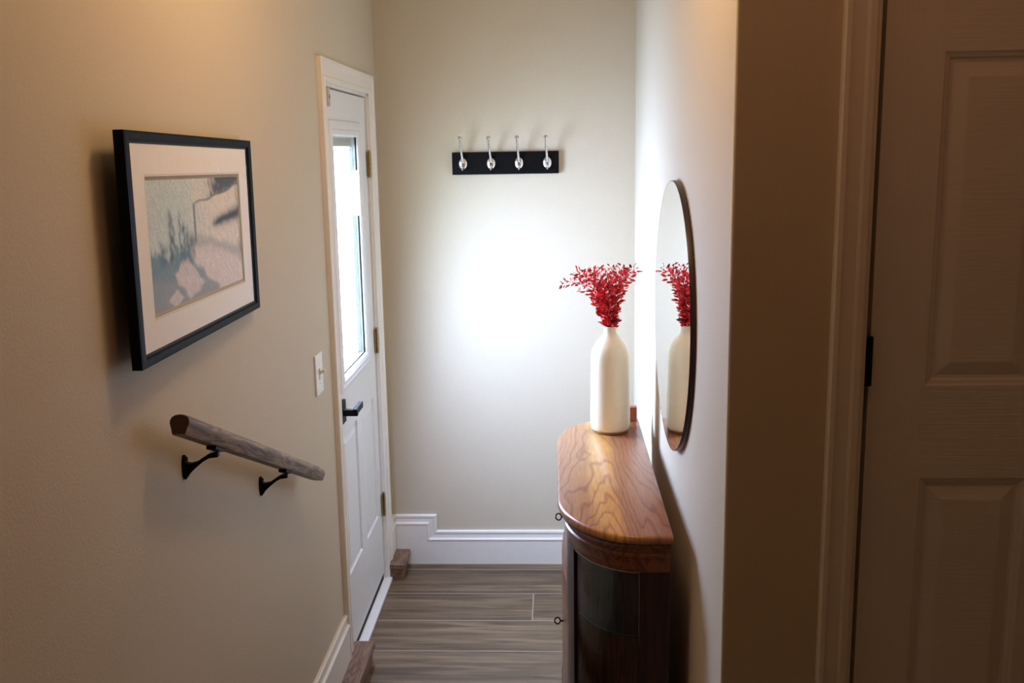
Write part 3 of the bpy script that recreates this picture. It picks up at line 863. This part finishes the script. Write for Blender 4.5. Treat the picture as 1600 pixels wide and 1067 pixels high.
for end in (0, 1):
    f = (lambda y: y) if end == 0 else (lambda y: 5.96 - y)
    # flat rear post
    bm = bmesh.new()
    poly = [(XB - 0.004, 2.700 - (0.290 - INS)), arc_pt(INS, 0), arc_pt(INS, A0), arc_pt(INS + 0.022, A0 + 0.02), (XB - 0.004, 2.700 - (0.290 - INS) + 0.022)]
    loft(bm, [[(x, f(y), z) for x, y in poly] for z in (0.115, 0.800)])
    link('rear_post', bm, M['mahogany'], cab)
    # front post between curved glass and door
    bm = bmesh.new()
    aa = [A1 + (pi / 2 - A1) * k / 6 for k in range(7)]
    outer = [arc_pt(INS, a) for a in aa] + [(0.220 - (0.223 - INS), 2.735)]
    inner = [(0.220 - (0.223 - INS) + 0.022, 2.735)] + [arc_pt(INS + 0.022, a) for a in reversed(aa)]
    loft(bm, [[(x, f(y), z) for x, y in outer + inner] for z in (0.115, 0.800)])
    link('front_post', bm, M['mahogany'], cab)
    # curved glass
    bm = bmesh.new()
    ga = [A0 + (A1 - A0) * k / 24 for k in range(25)]
    outer = [arc_pt(INS + 0.006, a) for a in ga]; inner = [arc_pt(INS + 0.009, a) for a in reversed(ga)]
    loft(bm, [[(x, f(y), z) for x, y in outer + inner] for z in (0.116, 0.799)])
    link('curved_glass', bm, M['cab_glass'], cab, True)
    # thin chrome tube added as the specular line along the curved glass edge
    bm = bmesh.new()
    bp = [arc_pt(INS + 0.003, a) for a in ga]
    zz_ = [(bp[0][0], f(bp[0][1]), 0.60 + 0.197 * k / 6) for k in range(7)] + [(x, f(y), 0.797) for x, y in bp[1:]]
    tube(bm, zz_, 0.0011, 8)
    tag(link('glass_glint', bm, M['chrome'], cab, True), 'thin bright line standing for a highlight on the glass edge')
link('back_panel', bm_box(XB - 0.014, XB - 0.005, 2.46, 3.50, 0.115, 0.800), M['inner_wood'], cab)
for yy in (2.885, 3.075):
    bm = bmesh.new(); box(bm, 0.05, XB - 0.015, yy - 0.008, yy + 0.008, 0.115, 0.60)
    link('partition', bm, M['inner_wood'], cab)
bm = bmesh.new(); 
loft(bm, [[(x, y, z) for x, y in outline(INS + 0.03, 0.016)] for z in (0.114, 0.122)])
link('cabinet_floor', bm, M['inner_wood'], cab)
for z in (0.610,):
    bm = bmesh.new()
    loft(bm, [[(x, y, zz) for x, y in outline(INS + 0.016, 0.016)] for zz in (z, z + 0.006)])
    link('glass_shelf', bm, M['shelf_glass'], cab)
    bm = bmesh.new()
    ol = [(x, y, z + 0.003) for x, y in outline(INS + 0.015, 0.016)][1:-1]
    tube(bm, ol, 0.0032, 8)
    tag(link('shelf_edge', bm, M['dark_gap'], cab, True), 'dark shelf edge')
# front: upper drawer and lower bowed door with keys
def bowed(z0, z1, y0, y1, x, bow, th):
    bm = bmesh.new(); n = 16
    out = [(x - bow * sin(pi * k / n), y0 + (y1 - y0) * k / n) for k in range(n + 1)]
    inn = [(x + th, y1), (x + th, y0)]
    loft(bm, [[(a, b, z) for a, b in out + inn] for z in (z0, z1)])
    return bm
FX = 0.220 - (0.223 - INS)
def key(parent, x, y, z):
    bm = bmesh.new()

    pts = [(x - 0.019 + 0.0085 * cos(a), y, z + 0.0105 * sin(a)) for a in [2 * pi * k / 20 for k in range(21)]]
    tube(bm, pts, 0.0022, 8, cap=False)
    cyl(bm, (x + 0.004, y, z), (x - 0.0105, y, z), 0.0022, 10)
    cyl(bm, (x - 0.0035, y, z), (x - 0.0065, y, z), 0.004, 12)
    return link('key', bm, M['black_metal'], parent, True)
dr = link('drawer', bowed(0.635, 0.797, 2.737, 3.223, FX, 0.004, 0.018), M['cornice'], cab, True)
key(dr, FX - 0.004, 2.90, 0.775)
dd = link('cabinet_door', bowed(0.120, 0.628, 2.737, 3.223, FX, 0.014, 0.018), M['cornice'], cab, True)
key(dd, FX - 0.010, 2.87, 0.452)
for yy in (2.47, 3.49):
    for xx in (0.06, 0.25):
        bm = bmesh.new()
        y_ = yy if xx > 0.2 else (yy + 0.09 if yy < 3 else yy - 0.09)
        cyl(bm, (xx, y_, 0.0), (xx, y_, 0.047), 0.016, 16, 0.024)
        link('foot', bm, M['mahogany'], cab, True)
# small wooden block at the far back corner of the top
blk = link('wood_block', bm_box(0.252, 0.282, 3.500, 3.530, ZT, ZT + 0.052, bev=0.002), M['block'])
tag(blk, 'small reddish wooden block on the cabinet top, half hidden behind the vase', 'wooden block')

# ------------------------------------------------------------------ vase
VX, VY = 0.1815, 3.385
vase = thing('vase', (VX, VY, ZT), 'tall cream ceramic bottle vase on the cabinet top', 'vase')
prof = [(0.0, 0.0035), (0.052, 0.0035), (0.060, 0.006), (0.0655, 0.012), (0.0675, 0.022), (0.0680, 0.05), (0.0676, 0.12), (0.0668, 0.20), (0.0664, 0.250), (0.0655, 0.268), (0.0625, 0.284), (0.0570, 0.299),
        (0.0490, 0.312), (0.0400, 0.323), (0.0310, 0.332), (0.0255, 0.340), (0.0230, 0.349), (0.0225, 0.360), (0.0232, 0.365), (0.0220, 0.367), (0.0200, 0.365), (0.0195, 0.345), (0.0195, 0.30)]
def lathe(prof, n=72, cx=0, cy=0, cz=0, wob=0.0):
    bm = bmesh.new()
    rings = []
    for r, z in prof:
        if r == 0: rings.append([bm.verts.new((cx, cy, cz + z))]); continue
        rings.append([bm.verts.new((cx + r * cos(2 * pi * k / n) * (1 + wob * noise.noise(Vector((cos(2 * pi * k / n) * 1.5, sin(2 * pi * k / n) * 1.5, z * 12)))),
                                    cy + r * sin(2 * pi * k / n), cz + z)) for k in range(n)])
    for A, B in zip(rings, rings[1:]):
        for k in range(n):
            if len(A) == 1: bm.faces.new((A[0], B[k], B[(k + 1) % n]))
            elif len(B) == 1: bm.faces.new((A[k], A[(k + 1) % n], B[0]))
            else: bm.faces.new((A[k], A[(k + 1) % n], B[(k + 1) % n], B[k]))
    return bm
link('vase_body', lathe(prof, cx=VX, cy=VY, cz=ZT, wob=0.012), M['ceramic'], vase, True)
tag(link('foot_ring', lathe([(0.0, 0.0), (0.0600, 0.0), (0.0640, 0.003), (0.0635, 0.009), (0.055, 0.0095), (0.0, 0.0095)], cx=VX, cy=VY, cz=ZT), M['clay'], vase, True), 'unglazed brown foot')

# ------------------------------------------------------------------ red dried branches
random.seed(11)
def leaf(bm, p, dr_, size):
    dr_ = dr_.normalized()
    s = dr_.cross(Vector((random.uniform(-1, 1), random.uniform(-1, 1), random.uniform(-1, 1))))
    if s.length < 0.1: s = dr_.cross(Vector((0, 0, 1)))
    s.normalize(); nn = dr_.cross(s)
    L_, W_ = size, size * random.uniform(0.40, 0.52)
    cs = [(0, 0, 0), (0.3, 0.8, 0.08), (0.55, 1.0, 0.10), (0.8, 0.6, 0.05), (1.0, 0, -0.06), (0.8, -0.6, 0.05), (0.55, -1.0, 0.10), (0.3, -0.8, 0.08)]
    v = [bm.verts.new(p + dr_ * (a * L_) + s * (b * W_ * 0.5) + nn * (c * L_)) for a, b, c in cs]
    m1 = bm.verts.new(p + dr_ * (0.5 * L_))
    for k in range(8):
        bm.faces.new((v[k], v[(k + 1) % 8], m1))
NECK = Vector((VX, VY, ZT + 0.355))
# sprig tips relative to the neck (x, y, z) and leaf span start
tips = [(-0.168, -0.02, 0.158), (-0.125, 0.03, 0.195), (-0.105, -0.05, 0.205), (-0.080, 0.055, 0.200), (-0.062, -0.035, 0.208), (-0.040, 0.02, 0.212), (-0.015, -0.06, 0.214),
        (0.010, 0.045, 0.216), (0.030, -0.025, 0.214), (0.052, 0.05, 0.212), (0.062, -0.045, 0.210), (0.090, 0.01, 0.210), (-0.055, 0.065, 0.150), (0.022, 0.0, 0.200), (-0.03, -0.07, 0.165), (0.035, -0.07, 0.17), (-0.02, 0.0, 0.15), (-0.05, -0.01, 0.12), (0.03, 0.02, 0.13)]
bunch = thing('dried_branches', NECK, 'bunch of red leafy dried branches standing in the cream vase', 'dried branches')
for i, (tx, ty, tz) in enumerate(tips):
    far = i == 0
    P0 = NECK + Vector((random.uniform(-0.008, 0.008), random.uniform(-0.008, 0.008), -0.06))
    P1 = NECK + Vector((tx * 0.06, ty * 0.10, 0.0))
    T = NECK + Vector((tx, ty, tz))
    c1 = P1 + Vector((tx * 0.18, ty * 0.3, tz * 0.55))
    c2 = T + Vector((-tx * 0.45, -ty * 0.4, -tz * (0.12 if abs(tx) > 0.06 else 0.3)))
    if far: c1 = P1 + Vector((-0.02, 0, 0.12)); c2 = T + Vector((0.07, 0, 0.035))
    pts = [P0]
    for k in range(15):
        t = k / 14
        pts.append(P1 * (1 - t) ** 3 + c1 * 3 * t * (1 - t) ** 2 + c2 * 3 * t * t * (1 - t) + T * t ** 3)
    bm = bmesh.new()
    nl = 56
    for k in range(nl):
        t = 1 + (k + random.random()) / nl * 13.9
        a = min(int(t), 14); q = pts[a].lerp(pts[min(a + 1, 15)], t - a)
        tg = (pts[min(a + 1, 15)] - pts[max(a - 1, 0)]).normalized()
        if q.z < NECK.z + 0.012: q.z = NECK.z + 0.012 + 0.006 * random.random()
        ph = k * 2.4 + random.uniform(-0.5, 0.5)
        a1 = tg.cross(Vector((0.3, 1, 0.1))).normalized(); a2 = tg.cross(a1)
        side = a1 * cos(ph) + a2 * sin(ph)
        low = 1 - min(1, (q.z - NECK.z) / 0.06)
        off = side * random.uniform(0.001, 0.009 + 0.004 * (1 - low))
        size = random.uniform(0.016, 0.026) * (0.8 if t > 12 else 1)
        dirn = side * random.uniform(0.5, 1.0) + tg * random.uniform(0.2, 0.8)
        q2 = q + off
        end = q2 + dirn.normalized() * size
        lim = NECK.z + 0.219
        if end.z > lim: dirn.z -= (end.z - lim) / size
        leaf(bm, q2, dirn, size)
    sp = link('sprig', bm, M['leaf'], bunch)
    bm = bmesh.new(); tube(bm, pts, [0.0013 - 0.0009 * k / 15 for k in range(16)], 5)
    so = link('stem', bm, M['stem']); so.parent = sp

# ------------------------------------------------------------------ closet door
bm = bmesh.new()
P = casing_prof(0.063)
X0, X1, ZH = CX0 + 0.002, CX1 - 0.002, CZ1 - 0.004
loft(bm, [[(X0 - a, YN - o, ZU) for a, o in P], [(X0 - a, YN - o, ZH + a) for a, o in P], [(X1 + a, YN - o, ZH + a) for a, o in P], [(X1 + a, YN - o, ZU) for a, o in P]])
box(bm, CX0, CX0 + 0.0105, YN, YN + CWT, ZU, CZ1)
box(bm, CX1 - 0.012, CX1, YN, YN + CWT, ZU, CZ1)
box(bm, CX0, CX1, YN, YN + CWT, CZ1 - 0.012, CZ1)
struct('trim_5', bm, M['trim'], 'shaded white casing around the closet door')
cdr = thing('door_2', (0.62, YN + 0.02, ZU), 'large moulded panel closet door in shade on the right', None, None, 'structure')
KX0, KX1, KZ0, KZ1 = CX0 + 0.0250, CX1 - 0.016, ZU + 0.012, CZ1 - 0.016
KY = YN + 0.020
W2 = 0.203
PX = [(0.730, 0.730 + W2 + 0.010), (1.045, 1.255)]
rows = [(ZU + 0.22, 1.202), (1.394, 2.036), (2.14, 2.33)]
holes = [(a, b, c, d_) for a, b in PX for c, d_ in rows]
bm = bmesh.new()
face_with_holes(bm, KX0, KX1, KZ0, KZ1, holes, lambda a, b: (a, KY, b))
def panel2(bm, x0, x1, z0, z1):
    rects = [(0, 0), (0.004, 0.003), (0.010, 0.005), (0.014, 0.010), (0.020, 0.011), (0.024, 0.009), (0.045, 0.002), (0.048, 0.0015)]
    R = []
    for ins, off in rects:
        R.append([bm.verts.new(p) for p in ((x0 + ins, KY + off, z0 + ins), (x1 - ins, KY + off, z0 + ins), (x1 - ins, KY + off, z1 - ins), (x0 + ins, KY + off, z1 - ins))])
    for A, B in zip(R, R[1:]):
        for k in range(4): bm.faces.new((A[k], A[(k + 1) % 4], B[(k + 1) % 4], B[k]))
    bm.faces.new(R[-1])
for h_ in holes: panel2(bm, *h_)
for a, b in (((KX0, KZ0), (KX0, KZ1)), ((KX0, KZ1), (KX1, KZ1)), ((KX1, KZ1), (KX1, KZ0)), ((KX1, KZ0), (KX0, KZ0))):
    bm.faces.new([bm.verts.new(p) for p in ((a[0], KY, a[1]), (b[0], KY, b[1]), (b[0], KY + 0.035, b[1]), (a[0], KY + 0.035, a[1]))])
bm.faces.new([bm.verts.new(p) for p in ((KX0, KY + 0.035, KZ0), (KX1, KY + 0.035, KZ0), (KX1, KY + 0.035, KZ1), (KX0, KY + 0.035, KZ1))])
bmesh.ops.remove_doubles(bm, verts=bm.verts, dist=1e-5)
link('door_panel', bm, M['door_skin'], cdr)
for z in (ZU + 0.2, 1.448, ZU + 1.86 + 0.1):
    bm = bmesh.new()
    cyl(bm, (CX0 + 0.0175, YN + 0.006, z - 0.049), (CX0 + 0.0175, YN + 0.006, z + 0.049), 0.0085, 16)
    for k in range(1, 5):
        cyl(bm, (CX0 + 0.0175, YN + 0.006, z - 0.049 + k * 0.0196), (CX0 + 0.0175, YN + 0.006, z - 0.048 + k * 0.0196), 0.0088, 16)
    box(bm, CX0 + 0.010, CX0 + 0.026, YN + 0.006, YN + 0.022, z - 0.048, z + 0.048)
    link('hinge', bm, M['black_metal'], cdr, True)
